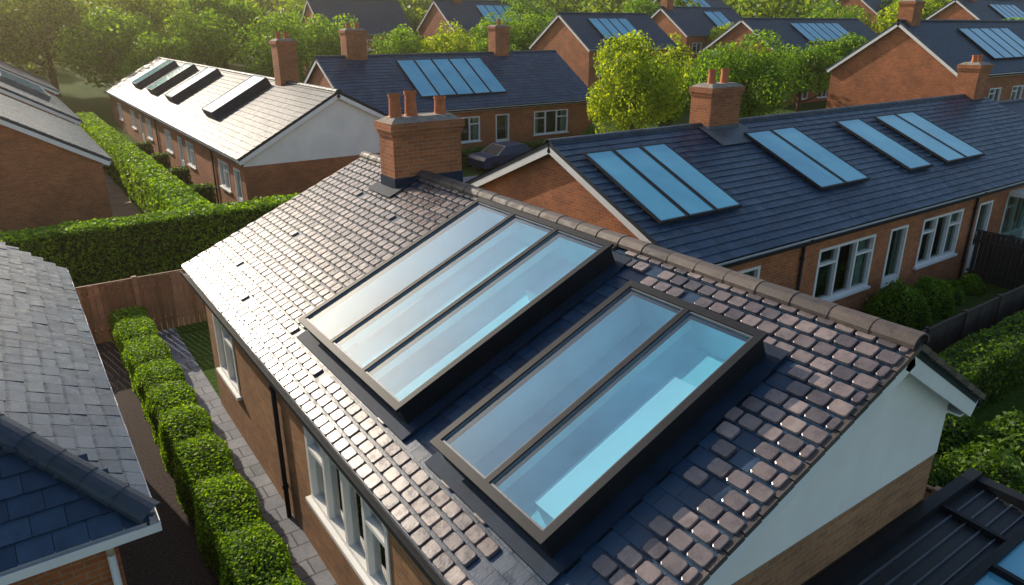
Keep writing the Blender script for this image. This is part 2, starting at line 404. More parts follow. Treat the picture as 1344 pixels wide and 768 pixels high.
def downpipe(E,M,a,c,z0,z1,inw,mat=BLACK,eave=None):
    B=MB(); B.cyl(M(a,c-inw*.06,z0),M(a,c-inw*.06,z1),.04,.04,10)
    if eave is not None: B.cyl(M(a,c-inw*.06,z1-.03),M(a,eave,z1+.14),.04,.04,10)
    for z in (z0+.6,z1-.4): B.cyl(M(a,c-inw*.06,z),M(a,c-inw*.06,z+.06),.055,.055,10)
    B.make('downpipe',mat,E,True)
def array(E,S,a0,a1,c0,c1,n,lift=.1,th=.05,top=SOLAR,side=DARKFR,name='solar_panels',gapf=.05,solid=False):
    F=MB();P=MB(); w=(a1-a0)/n
    if solid: S.box(F,a0,a1,c0,c1,.0,lift-.01)
    for k in range(n):
        x0=a0+k*w+gapf*.4; x1=a0+(k+1)*w-gapf*.4; f=.045
        S.box(F,x0,x1,c0,c0+f,lift-th,lift+.015); S.box(F,x0,x1,c1-f,c1,lift-th,lift+.015)
        S.box(F,x0,x0+f,c0+f,c1-f,lift-th,lift+.015); S.box(F,x1-f,x1,c0+f,c1-f,lift-th,lift+.015)
        P.poly(S.P(x0+f*.5,c0+f*.5,lift),S.P(x1-f*.5,c0+f*.5,lift),S.P(x1-f*.5,c1-f*.5,lift),S.P(x0+f*.5,c1-f*.5,lift))
    if not solid:
        for c in (c0+(c1-c0)*.2,c0+(c1-c0)*.8): S.box(F,a0,a1,c-.02,c+.02,.02,lift-th)
    F.make(name+'_frame',side,E); P.make(name,top,E)

# ------------------------------------------------------------------ foliage
def leafq(C,size,nrm=None):
    n=len(C); a=rng.normal(size=(n,3)); 
    if nrm is not None: a=a-0.75*nrm*np.sum(a*nrm,1,keepdims=True)
    a/=np.linalg.norm(a,axis=1,keepdims=True)+1e-9
    b=rng.normal(size=(n,3)); b-=a*np.sum(a*b,1,keepdims=True); b/=np.linalg.norm(b,axis=1,keepdims=True)+1e-9
    s=size*rng.uniform(.6,1.3,size=(n,1)); a=a*s; b=b*s*.62
    return np.stack([C-a,C-b*.9+a*.1,C+a,C+b*.9+a*.1],axis=1)
def crown(c,r,n,size,nc=22,low=-.6):
    c=np.array(c);r=np.array(r)
    cc=rng.normal(size=(nc,3)); cc/=np.linalg.norm(cc,axis=1,keepdims=True); cc*=rng.uniform(.3,.76,size=(nc,1)); cc[:,2]=np.maximum(cc[:,2],low)
    cr=rng.uniform(.24,.42,size=nc)
    idx=rng.integers(0,nc,size=n)
    d=rng.normal(size=(n,3)); d/=np.linalg.norm(d,axis=1,keepdims=True)
    rad=cr[idx][:,None]*rng.uniform(.5,1.1,size=(n,1))**.6
    p=(cc[idx]+d*rad)*r+c
    return leafq(p,size,d)
def tree(name,x,y,zc,r,mat,n=7000,size=.12,gz=0,nc=30):
    E=empty(name)
    Q=crown((x,y,zc),r,n,size,nc); quadsmesh('foliage',Q,mat,E)
    B=MB(); h=zc-gz; top=Vector((x,y,zc+.1*r[2])); base=Vector((x,y,gz-.1)); fork=base.lerp(top,.5)
    tr=max(.12,.055*h); B.cyl(base,fork,tr,tr*.7,10,False); B.cyl(fork,top,tr*.7,tr*.25,10,False)
    for k in range(8):
        t=random.uniform(.35,.9); p=base.lerp(top,t); a=random.uniform(0,6.28); rr=random.uniform(.45,.75)
        q=Vector((x+math.cos(a)*r[0]*rr,y+math.sin(a)*r[1]*rr,p.z+r[2]*random.uniform(.1,.5))); m=p.lerp(q,.5)+Vector((0,0,-.1))
        B.cyl(p,m,tr*.4,tr*.25,7,False); B.cyl(m,q,tr*.25,tr*.08,7,False)
    B.make('trunk',BARK,E,True); return E
def hedge(name,x0,x1,y0,y1,h,leaf=.04,dens=1200,mat=HEDGEL,lump=.05,per=1.3,z0=0):
    E=empty(name); LX,LY=x1-x0,y1-y0
    B=MB(); k=.07; B.box(x0+k,x1-k,y0+k,y1-k,z0,z0+h-k); B.make('woody_core',CORE,E)
    pts=[];nr=[]
    def face(n,f,nv): 
        a=rng.uniform(size=n);b=rng.uniform(size=n); p=f(a,b); pts.append(p); nr.append(np.tile(nv,(n,1)))
    o=np.ones
    face(int(LX*LY*dens),lambda a,b:np.stack([x0+a*LX,y0+b*LY,o(len(a))*(z0+h)],1),(0,0,1.))
    face(int(LX*h*dens),lambda a,b:np.stack([x0+a*LX,o(len(a))*y0,z0+b*h],1),(0,-1.,0))
    face(int(LX*h*dens),lambda a,b:np.stack([x0+a*LX,o(len(a))*y1,z0+b*h],1),(0,1.,0))
    face(int(LY*h*dens),lambda a,b:np.stack([o(len(a))*x0,y0+a*LY,z0+b*h],1),(-1.,0,0))
    face(int(LY*h*dens),lambda a,b:np.stack([o(len(a))*x1,y0+a*LY,z0+b*h],1),(1.,0,0))
    P=np.concatenate(pts);Nn=np.concatenate(nr)
    al=P[:,1] if LY>LX else P[:,0]
    d=lump*(np.abs(np.sin(np.pi*al/per+.4*np.sin(al*.9)))*1.6-.8)+lump*.5*np.sin(P[:,0]*5.1+P[:,2]*6)*np.sin(P[:,1]*4.3+1)+rng.normal(size=len(P))*leaf*.55
    ex=np.clip(np.minimum(P[:,0]-x0,x1-P[:,0])/.12,0,1) if LY>LX else np.clip(np.minimum(P[:,1]-y0,y1-P[:,1])/.12,0,1)
    top=Nn[:,2]>.5; P=P+Nn*d[:,None]; P[top,2]-=.07*(1-ex[top])**2
    sd=~top; tt=np.clip((z0+h-P[sd,2])/.12,0,1); P[sd]-=Nn[sd]*(.06*(1-tt)**2)[:,None]
    quadsmesh('leaves',leafq(P,leaf,Nn),mat,E); return E
def shrub(name,x,y,r,h,mat=HEDGEL,n=5000,size=.045):
    E=empty(name)
    d=rng.normal(size=(n,3)); d/=np.linalg.norm(d,axis=1,keepdims=True); d[:,2]=np.abs(d[:,2])
    rr=1+.1*np.sin(d[:,0]*6+x)*np.sin(d[:,1]*5)+rng.normal(size=n)*.05
    P=d*rr[:,None]*np.array([r,r,h])+np.array([x,y,.02]); quadsmesh('leaves',leafq(P,size,d),mat,E)
    B=MB(); B.cyl((x,y,0),(x,y,h*.8),r*.85,r*.55,12); B.make('woody_core',CORE,E); return E

# ------------------------------------------------------------------ terrain
CY,SY=.819,.574
def hgt(x,y):
    d=SY*x+CY*y
    t=np.clip((d-46)/30,0,1); return t*t*(3-2*t)*0.9+np.maximum(0,d-70)*.055
xs=np.concatenate([np.linspace(-900,-120,14),np.linspace(-110,180,59),np.linspace(200,1500,16)])
ys=np.concatenate([np.linspace(-300,-30,8),np.linspace(-25,180,42),np.linspace(200,1500,16)])
G=MB(); X,Y=np.meshgrid(xs,ys); Zg=np.where(SY*X+CY*Y>500,hgt(X,Y)*0+.055*430+.9,hgt(X,Y))
G.v=[(float(a),float(b),float(c)) for a,b,c in zip(X.ravel(),Y.ravel(),Zg.ravel())]
nx=len(xs)
G.f=[(j*nx+i,j*nx+i+1,(j+1)*nx+i+1,(j+1)*nx+i) for j in range(len(ys)-1) for i in range(nx-1)]
G.make('ground',GRASS,None,True)
def sheet(name,x0,x1,y0,y1,z,mat):
    B=MB(); B.poly((x0,y0,z),(x1,y0,z),(x1,y1,z),(x0,y1,z)); return B.make(name,mat)
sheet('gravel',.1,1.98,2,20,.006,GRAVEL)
B=MB(); B.box(1.96,2.72,2,20,-.05,.03); B.make('garden_path',SLAB)
B=MB(); B.box(2.2,4.6,26,60,-.05,.02); B.make('paved_driveway',PINK)
B=MB(); B.box(16.5,90,25.5,31,-.3,.012); B.make('road',ASPH)
B=MB(); B.box(16.5,44,31,32.6,-.3,.12); B.make('pavement',SLAB)
B=MB()
for k in range(18): B.box(18+k*3.5,19.8+k*3.5,28.2,28.3,.0,.016)
B.make('road_markings',WHITE)
B=MB(); B.box(2.7,9.5,-3,2.6,-.05,.02); B.make('patio',SLAB)

# ------------------------------------------------------------------ MAIN HOUSE
U0,U1=2.81,15.18; VR,ZR=6.594,5.0; VA,ZA=2.439,3.17; VB,ZB=8.41,3.88
K1=(6.5,9.62,3.12,6.22); K2=(3.83,5.66,3.12,5.80)
ins=lambda k:(k[0]+.06,k[1]-.06,k[2]+.06,k[3]-.06)
E,SA,SB=house('brick_bungalow','u',U0,U1,VR,ZR,VA,ZA,VB,ZB,winA=[(6.35,9.05,1.15,2.45,4),(12.9,14.3,1.15,2.5,2)],brick=BRICK2,white=3.12,
   custom=True,ridge=False,gut=DARKFR,eo=.22)
D=MB(); slab(D,SA,U0,U1,[ins(K1),ins(K2)]); slab(D,SB,U0,U1); D.make('roof',DECK,E)
def n2(a,b): return math.sin(a*3.1+b*1.7)*.5+math.sin(a*1.3-b*4.1)*.5
def zone(a,t):
    v=SA.ce+SA.T[0]*t; q=.12*n2(a,v)+random.uniform(-.15,.15)
    for k in (K1,K2):
        if k[0]-.08<a<k[1]+.08 and k[2]-.07<v<k[3]+.07: return 0
    if a<4.15+q*2 and v<3.25+q and a>3.1: return 1
    top=6.42 if a>5.9 else 6.02
    lo=2.93 if a>5.9 else 2.95
    if 3.40+q*1.5+max(0,(v-4.6))*.12<a<9.95+q and lo+q*.6<v<top+q: return 1
    return 2
LT=MB();DT=MB(); tw,ex=.215,.19; t=-.03;r=0
while t<SA.len-.05:
    a=U0-.02-(r%2)*tw/2
    while a<U1+.02:
        b0=max(U0-.02,a);b1=min(U1+.02,a+tw)
        if b1-b0>.05:
            z=zone((b0+b1)/2,t+ex/2)
            if z==2 and random.random()<.99 and b1-b0>.1:
                j=random.uniform(-.003,.003); softtile(LT,SA,b0+.015,b1-.015,t+.008+random.uniform(-.004,.004),t+ex-.030,.052+j,.044+j+random.uniform(-.003,.003),.042)
            if z>=1:
                onetile(DT,SA,b0+.002,b1-.002,t,t+ex+.01,.020+random.uniform(-.002,.002),.008,.012)
        a+=tw
    t+=ex; r+=1
LT.make('raised_tiles',CLAY,E); DT.make('slates',SLATE,E)
T=MB(); tiles(T,SB,U0-.02,U1+.02,.235,.205); T.make('rear_tiles',SLATE,E)
RR=MB(); ridge_run(RR,(VR,U0-.04,ZR+.01),(VR,12.5,ZR+.01),(1,0,0),.45,.14,.75); ridge_run(RR,(VR,13.1,ZR+.01),(VR,U1+.03,ZR+.01),(1,0,0),.45,.14,.75)
RR.make('ridge_tiles',RIDGE,E)
VG=MB()
for a in (U0-.03,U1+.03):
    for S in (SA,SB):
        n=int(S.len/.21)
        for k in range(n):
            t0=k*S.len/n; t1=(k+1)*S.len/n-.012
            p0=Vector(S.Pt(a,t0,.0)); p1=Vector(S.Pt(a,t1,-.008)); VG.beam(p0,p1,.05,.06)
VG.make('verge_tiles',RIDGE,E)
downpipe(E,SA.M,10.3,VA+.25,0,2.85,1,eave=VA-.03)
CX0,CX1=6.0,7.5
chimney(E,CX0,CX1,12.5,13.12,4.0,6.08,[(6.22,12.8,.46,.12),(6.57,12.82,.50,.12),(7.22,12.82,.36,.12)],BRICK)
F=MB()
F.poly(*[SA.P(a,c,h) for a,c,h in ((12.32,5.78,.075),(13.3,5.78,.075),(13.3,6.0,.075),(12.32,6.0,.075))])
F.box(CX0-.015,CX1+.015,12.485,13.135,4.2,5.0)
F.poly(SA.P(12.3,5.78,.078),SA.P(12.5,5.78,.078),SA.P(12.5,VR-.12,.078),SA.P(12.3,VR-.12,.078)); F.make('chimney_flashing',LEADD,E)
def rooflight(E,S,k,n,nm,lift=.30):
    a0,a1,c0,c1=k; C=MB(); th=.06
    S.box(C,a0,a1,c0,c0+th,-.02,lift); S.box(C,a0,a1,c1-th,c1,-.02,lift); S.box(C,a0,a0+th,c0+th,c1-th,-.02,lift); S.box(C,a1-th,a1,c0+th,c1-th,-.02,lift)
    o=.035
    for q in ((a0-o,a1+o,c0-o,c0+.05),(a0-o,a1+o,c1-.05,c1+o),(a0-o,a0+.05,c0+.05,c1-.05),(a1-.05,a1+o,c0+.05,c1-.05)): S.box(C,*q,lift,lift+.045)
    w=(a1-a0)/n
    for j in range(1,n): S.box(C,a0+w*j-.035,a0+w*j+.035,c0+.05,c1-.05,lift-.08,lift+.043)
    C.make(nm+'_frame',BLACK,E)
    I=MB()
    for j in range(n):
        x0=a0+w*j+(.05 if j==0 else .035); x1=a0+w*(j+1)-(.05 if j==n-1 else .035); f=.022
        for q in ((x0,x1,c0+.05,c0+.05+f),(x0,x1,c1-.05-f,c1-.05),(x0,x0+f,c0+.05+f,c1-.05-f),(x1-f,x1,c0+.05+f,c1-.05-f)): S.box(I,*q,lift+.0,lift+.03)
    I.make(nm+'_glazing_bead',LEAD,E)
    P=MB(); P.poly(S.P(a0+.04,c0+.04,lift+.012),S.P(a1-.04,c0+.04,lift+.012),S.P(a1-.04,c1-.04,lift+.012),S.P(a0+.04,c1-.04,lift+.012)); P.make(nm+'_glass',SKYGLASS,E)
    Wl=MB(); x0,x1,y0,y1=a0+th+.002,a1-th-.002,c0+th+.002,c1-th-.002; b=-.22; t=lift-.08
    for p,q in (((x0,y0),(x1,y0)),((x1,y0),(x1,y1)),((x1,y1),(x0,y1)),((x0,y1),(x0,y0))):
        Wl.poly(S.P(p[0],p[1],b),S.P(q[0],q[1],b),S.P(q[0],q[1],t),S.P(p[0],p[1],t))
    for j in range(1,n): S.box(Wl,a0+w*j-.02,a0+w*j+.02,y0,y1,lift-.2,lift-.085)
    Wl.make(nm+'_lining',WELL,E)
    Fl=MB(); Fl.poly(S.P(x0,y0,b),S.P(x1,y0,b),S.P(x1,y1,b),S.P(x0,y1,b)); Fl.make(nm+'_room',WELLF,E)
    A=MB(); m=.16
    for q in ((a0-m,a1+m,c0-m,c0),(a0-m,a1+m,c1,c1+m*.9),(a0-m,a0,c0,c1),(a1,a1+m,c0,c1)): S.box(A,*q,.02,.058)
    A.make(nm+'_flashing',LEADD,E)
rooflight(E,SA,K1,3,'rooflight_a'); rooflight(E,SA,K2,2,'rooflight_b')
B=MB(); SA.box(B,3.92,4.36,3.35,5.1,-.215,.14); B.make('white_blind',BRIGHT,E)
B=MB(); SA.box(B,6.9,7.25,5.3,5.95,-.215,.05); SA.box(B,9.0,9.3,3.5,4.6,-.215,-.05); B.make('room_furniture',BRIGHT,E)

# glazed lean-to beside near gable
E=empty('glazed_lean_to')
B=MB(); B.box(3.2,9.3,-1.2,.0,.0,2.0); B.box(9.1,9.25,0,2.9,0,2.2); B.make('walls',BRICK2,E)
F=MB(); z=2.35; yb=2.12
F.box(3.2,9.3,2.86,3.0,z-.15,z+.12); F.box(3.2,9.3,-.1,.06,z-.35,z-.05); F.box(9.14,9.3,.06,2.86,z-.25,z+.08)
F.beam((3.2,yb,z-.03),(9.14,yb,z-.03),.09,.1)
for x in (4.0,5.3,6.6,7.75): F.beam((x,.06,z-.12),(x,yb-.05,z-.02),.06,.1)
F.beam((6.0,yb+.05,z-.02),(6.0,2.86,z+.02),.06,.1); F.beam((8.3,yb+.05,z-.02),(8.3,2.86,z+.02),.06,.1)
F.make('frame',BLACK,E)
zz=lambda y:z-.16+.052*y
P=MB(); P.poly((3.2,.02,zz(.02)),(9.14,.02,zz(.02)),(9.14,yb,zz(yb)),(3.2,yb,zz(yb))); P.make('roof_glass',SOLAR,E)
P=MB(); P.poly((3.2,yb,zz(yb)),(9.14,yb,zz(yb)),(9.14,2.88,zz(2.88)),(3.2,2.88,zz(2.88))); P.make('dark_roof_glass',DARKFR,E)
P=MB()
for k in range(4):
    y=yb+.14+k*.16; P.beam((3.2,y,zz(y)+.01),(9.1,y,zz(y)+.01),.016,.04)
P.make('glazing_bars',LEAD,E)
P=MB(); P.box(3.2,9.1,.1,2.8,1.2,1.25); P.make('room',WELLF,E)

# ------------------------------------------------------------------ LEFT NEIGHBOUR (hipped)
E=empty('hipped_bungalow'); ve,ue,ze=.42,7.15,3.0; rv,k=-3.0,.78; ru=ue+(ve-rv); zr=ze+k*(ve-rv); u1=16.9
W=MB(); W.box(-6.1,.1,ue+.32,u1-.25,0,ze-.02); W.poly((-6.1,u1-.25,ze-.02),(.1,u1-.25,ze-.02),(rv,u1-.25,zr-.25)); W.make('walls',BRICK,E)
D=MB(); vw=2*rv-ve
D.poly((ve,ue,ze),(ve,u1,ze),(rv,u1,zr),(rv,ru,zr)); D.poly((ve,ue,ze),(rv,ru,zr),(vw,ue,ze)); D.poly((vw,ue,ze),(rv,ru,zr),(rv,u1,zr),(vw,u1,ze)); D.make('roof',DECK,E)
S1=Slope('u',rv,zr,ve,ze); S2=Slope('v',ru,zr,ue,ze)
T=MB(); tiles(T,S1,ue,u1,.3,.23,th=.04,lift=.075,jit=.008,gap=.012,inside=lambda a,t:(a-ue)>t*abs(S1.T[0])-.08); T.make('side_tiles',SLATEG,E)
T=MB(); tiles(T,S2,vw,ve,.3,.23,th=.022,lift=.04,inside=lambda a,t:(ve-a)>t*S2.T[0]-.1 and (a-vw)>t*S2.T[0]-.1); T.make('hip_end_tiles',SLATE,E)
R=MB(); p0=Vector((ve+.02,ue-.02,ze+.06)); p1=Vector((rv,ru,zr+.06)); ac=Vector((1,1,0)); ridge_run(R,p0,p1,ac,.36,.15,.75); ridge_run(R,(rv,ru,zr+.03),(rv,u1,zr+.03),(1,0,0),.4,.14); R.make('hip_tiles',RIDGEB,E)
F=MB(); F.box(ve-.06,ve-.03,ue+.05,u1,ze-.2,ze-.03); F.box(vw,ve-.06,ue+.03,ue+.06,ze-.2,ze-.03); F.box(.1,ve-.06,ue+.1,u1,ze-.2,ze-.18); F.box(vw,.1,ue+.06,ue+.33,ze-.2,ze-.18)
F.beam((ve-.02,u1+.02,ze-.1),(rv,u1+.02,zr-.1),.03,.2)
F.make('fascia',WHITE,E)
Gm=MB(); Gm.box(ve-.0,ve+.09,ue-.05,u1,ze-.11,ze-.09); Gm.box(ve+.075,ve+.09,ue-.05,u1,ze-.09,ze-.02); Gm.box(vw,ve+.09,ue-.08,ue+.01,ze-.13,ze-.11);Gm.box(vw,ve+.09,ue-.08,ue-.065,ze-.11,ze-.03)
Gm.make('gutter',WHITE,E)
P=MB(); P.cyl((.02,ue-.02,ze-.12),(.02,ue+.22,ze-.4),.04,.04,10); P.cyl((.02,ue+.22,0),(.02,ue+.22,ze-.38),.04,.04,10); P.make('downpipe',WHITE,E,True)

# ------------------------------------------------------------------ HOUSE E (right)
E,SE,SEB=house('terraced_bungalow','v',11.06,34,14.2,5.05,9.45,3.0,19.0,3.0,tileA='geo',tw=.3,ex=.25,slate=SLATE,
  winA=[(12.3,13.9,1.0,2.5,2),(16.3,18.9,.95,2.45,3),(19.7,20.6,.12,2.45,1,'d'),(21.5,23.9,1.0,2.45,3),(25.0,25.9,.12,2.45,1,'d'),(27,29.6,1,2.45,3)],brick=BRICK)
for a0,a1,n in ((11.5,14.35,3),(17.6,20.0,2),(22.2,23.6,1),(24.5,27.1,2)): array(E,SE,a0,a1,10.75,13.45,n,.13)
chimney(E,16.6,17.9,13.85,14.6,4.3,6.15,[(16.95,14.2,.42,.12),(17.5,14.2,.42,.12)])
F=MB(); F.poly(*[SE.P(a,c,.06) for a,c in ((16.35,13.1),(18.15,13.1),(18.15,14.05),(16.35,14.05))]); F.box(16.585,17.915,13.835,14.615,4.4,5.05); F.make('chimney_flashing',LEAD,E)
chimney(E,32.6,33.6,13.8,14.6,4.3,6.3,[(32.9,14.2,.3,.11),(33.3,14.2,.3,.11)])
for a in (15.5,24.6): downpipe(E,SE.M,a,9.7,0,2.75,1,eave=9.42)
Wn=MB(); Wn.box(27.0,29.6,8.95,9.68,0,.95); Wn.make('bay_base',BRICK,E)
FR=MB()
for x in (27.0,27.85,28.72,29.55): FR.box(x,x+.07,8.95,9.02,.95,2.45)
FR.box(26.95,29.67,8.9,9.68,.95,1.03); FR.box(26.95,29.67,8.88,9.68,2.45,2.6); FR.box(27,29.6,8.96,9.0,1.9,1.96); FR.make('bay_frame',WHITE,E)
GL=MB(); GL.poly((27.05,8.98,1.0),(29.6,8.98,1.0),(29.6,8.98,2.45),(27.05,8.98,2.45)); GL.poly((27.04,8.98,1.0),(27.04,9.65,1.0),(27.04,9.65,2.45),(27.04,8.98,2.45)); GL.make('bay_glass',WINGLASS,E)
E,S,_=house('brick_bungalow','v',34.3,48,14.0,4.6,9.2,2.7,18.8,2.7,winA=[(36,38.4,1,2.3,3)],brick=BRICK3)

# ------------------------------------------------------------------ HOUSE C (centre-left terrace)
wc=[]
for u in (32,38.5,44,50,56,62): wc.append((u,u+1.6,1.0,2.2,2))
wc+= [(30.2,31.1,.1,2.2,1,'d'),(41.2,42.1,.1,2.2,1,'d'),(53.2,54.1,.1,2.2,1,'d')]
E,SC,_=house('terraced_bungalow','u',29.3,68,11.7,5.2,7.3,2.8,15.6,3.2,tileA='geo',tw=.36,ex=.3,slate=SLATEC,winA=wc,brick=BRICK,white=2.45)
for u in (36.9,46.2,52.2,58.2): array(E,SC,u,u+2.1,8.5,11.3,1,.42,.05,solid=True,name='rooflight',side=LEADD,top=SOLAR)
chimney(E,11.3,12.2,35.4,36.3,4.3,7.1,[(11.55,35.85,.35,.12),(11.95,35.85,.35,.12)])
for u in (34.5,48): downpipe(E,SC.M,u,7.55,0,2.5,1,eave=7.27)

# HOUSE D (centre back)
E,SD,_=house('terraced_bungalow','v',15.8,33.6,42.6,6.0,37.8,3.05,47.4,3.05,tileA='geo',tw=.36,ex=.3,winA=[(18,20,1,2.5,2),(22.0,24.2,1,2.5,3),(25.4,26.4,.1,2.5,1,'d'),(28.4,31.2,1,2.5,3)],brick=BRICK)
array(E,SD,20.6,26.8,38.8,42.0,5,.12)
chimney(E,17.6,18.9,42.2,43.1,5.2,7.5,[(17.95,42.6,.35,.13),(18.5,42.6,.35,.13)]); chimney(E,28.2,29.3,42.2,43.1,5.2,7.7,[(28.75,42.6,.4,.14)])

# LEFT ROW
E,SL,_=house('brick_bungalow','u',31,42.5,-1.2,5.5,-5.4,3.0,3.1,3.0,tileA='tex',brick=BRICK,oh=.3)
T=MB(); tiles(T,_,30.98,42.5,.34,.28); T.make('roof_tiles',SLATEG,E)
E,SL,_=house('brick_bungalow','u',44.2,60,-1.0,5.7,-5.4,3.1,3.4,3.1,tileA='tex',brick=BRICK3,oh=.3)
T=MB(); tiles(T,_,44.2,60,.34,.28); T.make('roof_tiles',SLATEG,E)
array(E,_,49,57,.3,2.4,4,.3,solid=True,name='rooflight',side=LEAD)
E,SL,_=house('brick_bungalow','u',62,78,-1.0,6.0,-5.4,3.3,3.8,3.3,tileA='tex',brick=BRICK,oh=.3)

# DISTANT TWO-STOREY HOUSES
def far(s0,s1,cr,zr,hd,ze,g,typ='v',arr=None,brick=BRICK,chim=None,name='brick_house'):
    W=[]; s=s0+1.2
    while s+1.6<s1-.4:
        W.append((s,s+1.5,g+.9,g+2.2,2)); W.append((s,s+1.5,g+3.3,g+4.4,2)); s+=3.1
    W=[w for w in W if w[3]<ze-.25]
    E,S,_=house(name,typ,s0,s1,cr,zr,cr-hd,ze,cr+hd,ze,g=g,winA=W,brick=brick)
    if arr: array(E,S,arr[0],arr[1],cr-hd*.78,cr-hd*.18,arr[2],.12)
    if chim:
        x,y=(chim,cr) if typ=='v' else (cr,chim)
        chimney(E,x-.5,x+.5,y-.45,y+.45,zr-1,zr+1.1,[(x-.2,y,.35,.13),(x+.2,y,.35,.13)],brick)
far(40.5,51,51,8.7,4.2,5.9,.5,arr=(43,47.6,4),brick=BRICK)
far(44.5,62,23.8,8.0,4.2,5.1,-.2,arr=(50,57,5),brick=BRICK,chim=45.6)
far(57,76,45,8.3,4.2,5.6,.3,arr=(63,71,6),brick=BRICK3)
far(62,74,60,9.6,4.2,6.7,1.5,arr=(68,71,2),brick=BRICK,chim=63)
far(43,58,77,10.4,4.5,7.2,2,brick=BRICK3,chim=46,arr=(48,53,4))
far(79,98,37,10.2,4.5,7.0,1.5,brick=BRICK,arr=(84,90,5),chim=82)
far(30,41,82,10.4,4.2,6.8,1.8,brick=BRICK)
far(72,84,25,4.9,4,3.0,-.5,brick=BRICK3)
far(60,70,92,11.5,4.5,8.5,3,brick=BRICK)
far(95,110,58,12.2,4.5,9,3.5,brick=BRICK3,chim=99)
far(76,88,74,11.4,4.5,8.6,3,brick=BRICK3,arr=(79,84,4))
far(84,98,17,9.2,4.5,6.2,0,brick=BRICK)

# ------------------------------------------------------------------ hedges, fences, gardens
hedge('clipped_hedge',1.28,2.02,5.5,19.6,.94,.028,2300,HEDGEL,.07,1.35)
hedge('boundary_hedge',-6,9.5,24.6,25.7,1.95,.06,480,HEDGEL,.04,3)
hedge('long_hedge',4.3,5.4,25.8,60,1.9,.07,320,HEDGEL,.04,4)
for u in (33.2,38,43,48): hedge('garden_hedge',5.45,7.1,u,u+.6,1.1,.06,350,HEDGED,.03,2)
hedge('privet_hedge',12.5,30,5.3,6.2,1.15,.05,500,HEDGED,.04,2)
hedge('privet_hedge',17,33,35.2,35.9,1.0,.07,250,HEDGED,.04,2)
def fence(name,p0,p1,h,mat,post=1.8,board=.14):
    E=empty(name); p0=Vector(p0);p1=Vector(p1);d=(p1-p0); Ln=d.length; d.normalize(); nrm=Vector((-d.y,d.x,0)); B=MB(); n=int(Ln/board)
    for k in range(n):
        a=p0+d*(k+.5)*board; dz=random.uniform(-.012,.012); B.beam(a+nrm*random.uniform(-.003,.003),a+Vector((0,0,h+dz)),board*.88,.02,nrm)
    B.make('boards',mat,E); R=MB()
    for z in (.3,h-.3): R.beam(p0+nrm*.04+Vector((0,0,z)),p1+nrm*.04+Vector((0,0,z)),.04,.08)
    for k in range(int(Ln/post)+1):
        a=p0+d*min(k*post,Ln); R.box(a.x-.06,a.x+.06,a.y-.06,a.y+.06,0,h+.08)
    R.beam(p0+Vector((0,0,h+.03)),p1+Vector((0,0,h+.03)),.06,.03)
    R.make('posts_and_rails',mat,E); return E
fence('timber_fence',(.2,20.1,0),(9,20.1,0),1.55,WOOD)
fence('timber_fence',(12.5,6.7,0),(30,6.7,0),1.35,WOODD)
fence('timber_fence',(24.9,6.75,0),(24.9,9.6,0),1.6,WOODD)
fence('timber_fence',(9.6,-2,0),(9.6,6.6,0),1.7,WOODD)
fence('timber_fence',(9.6,6.7,0),(12.4,6.7,0),1.6,WOODD)
shrub('round_bush',19.3,8.9,.75,1.05); shrub('round_bush',20.9,8.85,.62,.9); shrub('round_bush',22.3,8.95,.42,.55); shrub('round_bush',23.6,8.9,.35,.5)
for i,(x,y,r,h) in enumerate([(10.9,4.6,.9,1.5),(12.0,3.6,.8,1.3),(11.0,3.1,.8,1.2),(12.9,4.9,.8,1.4),(11.3,5.8,.6,1.1),(13.6,3.7,.9,1.2)]): shrub('garden_shrub',x,y,r,h,HEDGED,5000,.05)
for x,y,r,h in [(17,34.3,.8,1.0),(19.5,34.4,.6,.8),(31,34.6,.9,1.2),(32,36.4,.7,1.4),(6.8,30.2,.4,.6),(16.6,24,.9,1.5),(20,22,1.1,1.7),(24,22.5,1.2,1.8)]: shrub('garden_shrub',x,y,r,h,HEDGEL,2500,.07)
E=empty('conservatory'); F=MB(); x0,x1,y0,y1=16.2,18.6,3.0,4.5
for x in np.linspace(x0,x1,5):
    F.box(x-.025,x+.025,y0-.025,y0+.025,0,1.0);F.box(x-.025,x+.025,y1-.025,y1+.025,0,1.0)
    F.beam((x,y0,1.0),(x,(y0+y1)/2,1.5),.04,.05);F.beam((x,y1,1.0),(x,(y0+y1)/2,1.5),.04,.05)
F.box(x0,x1,y0-.03,y0+.03,.96,1.04);F.box(x0,x1,y1-.03,y1+.03,.96,1.04);F.box(x0,x1,(y0+y1)/2-.03,(y0+y1)/2+.03,1.48,1.55);F.box(x0,x1,y0-.03,y0+.03,.4,.46)
F.make('frame',WHITE,E)
P=MB();ym=(y0+y1)/2
P.poly((x0,y0,1.02),(x1,y0,1.02),(x1,ym,1.5),(x0,ym,1.5));P.poly((x0,y1,1.02),(x1,y1,1.02),(x1,ym,1.5),(x0,ym,1.5));P.poly((x0,y0,0),(x1,y0,0),(x1,y0,1.0),(x0,y0,1.0));P.poly((x0,y1,0),(x1,y1,0),(x1,y1,1.0),(x0,y1,1.0));P.poly((x0,y0,0),(x0,y1,0),(x0,y1,1.0),(x0,ym,1.5),(x0,y0,1.0))
P.make('glazing',WINGLASS,E)

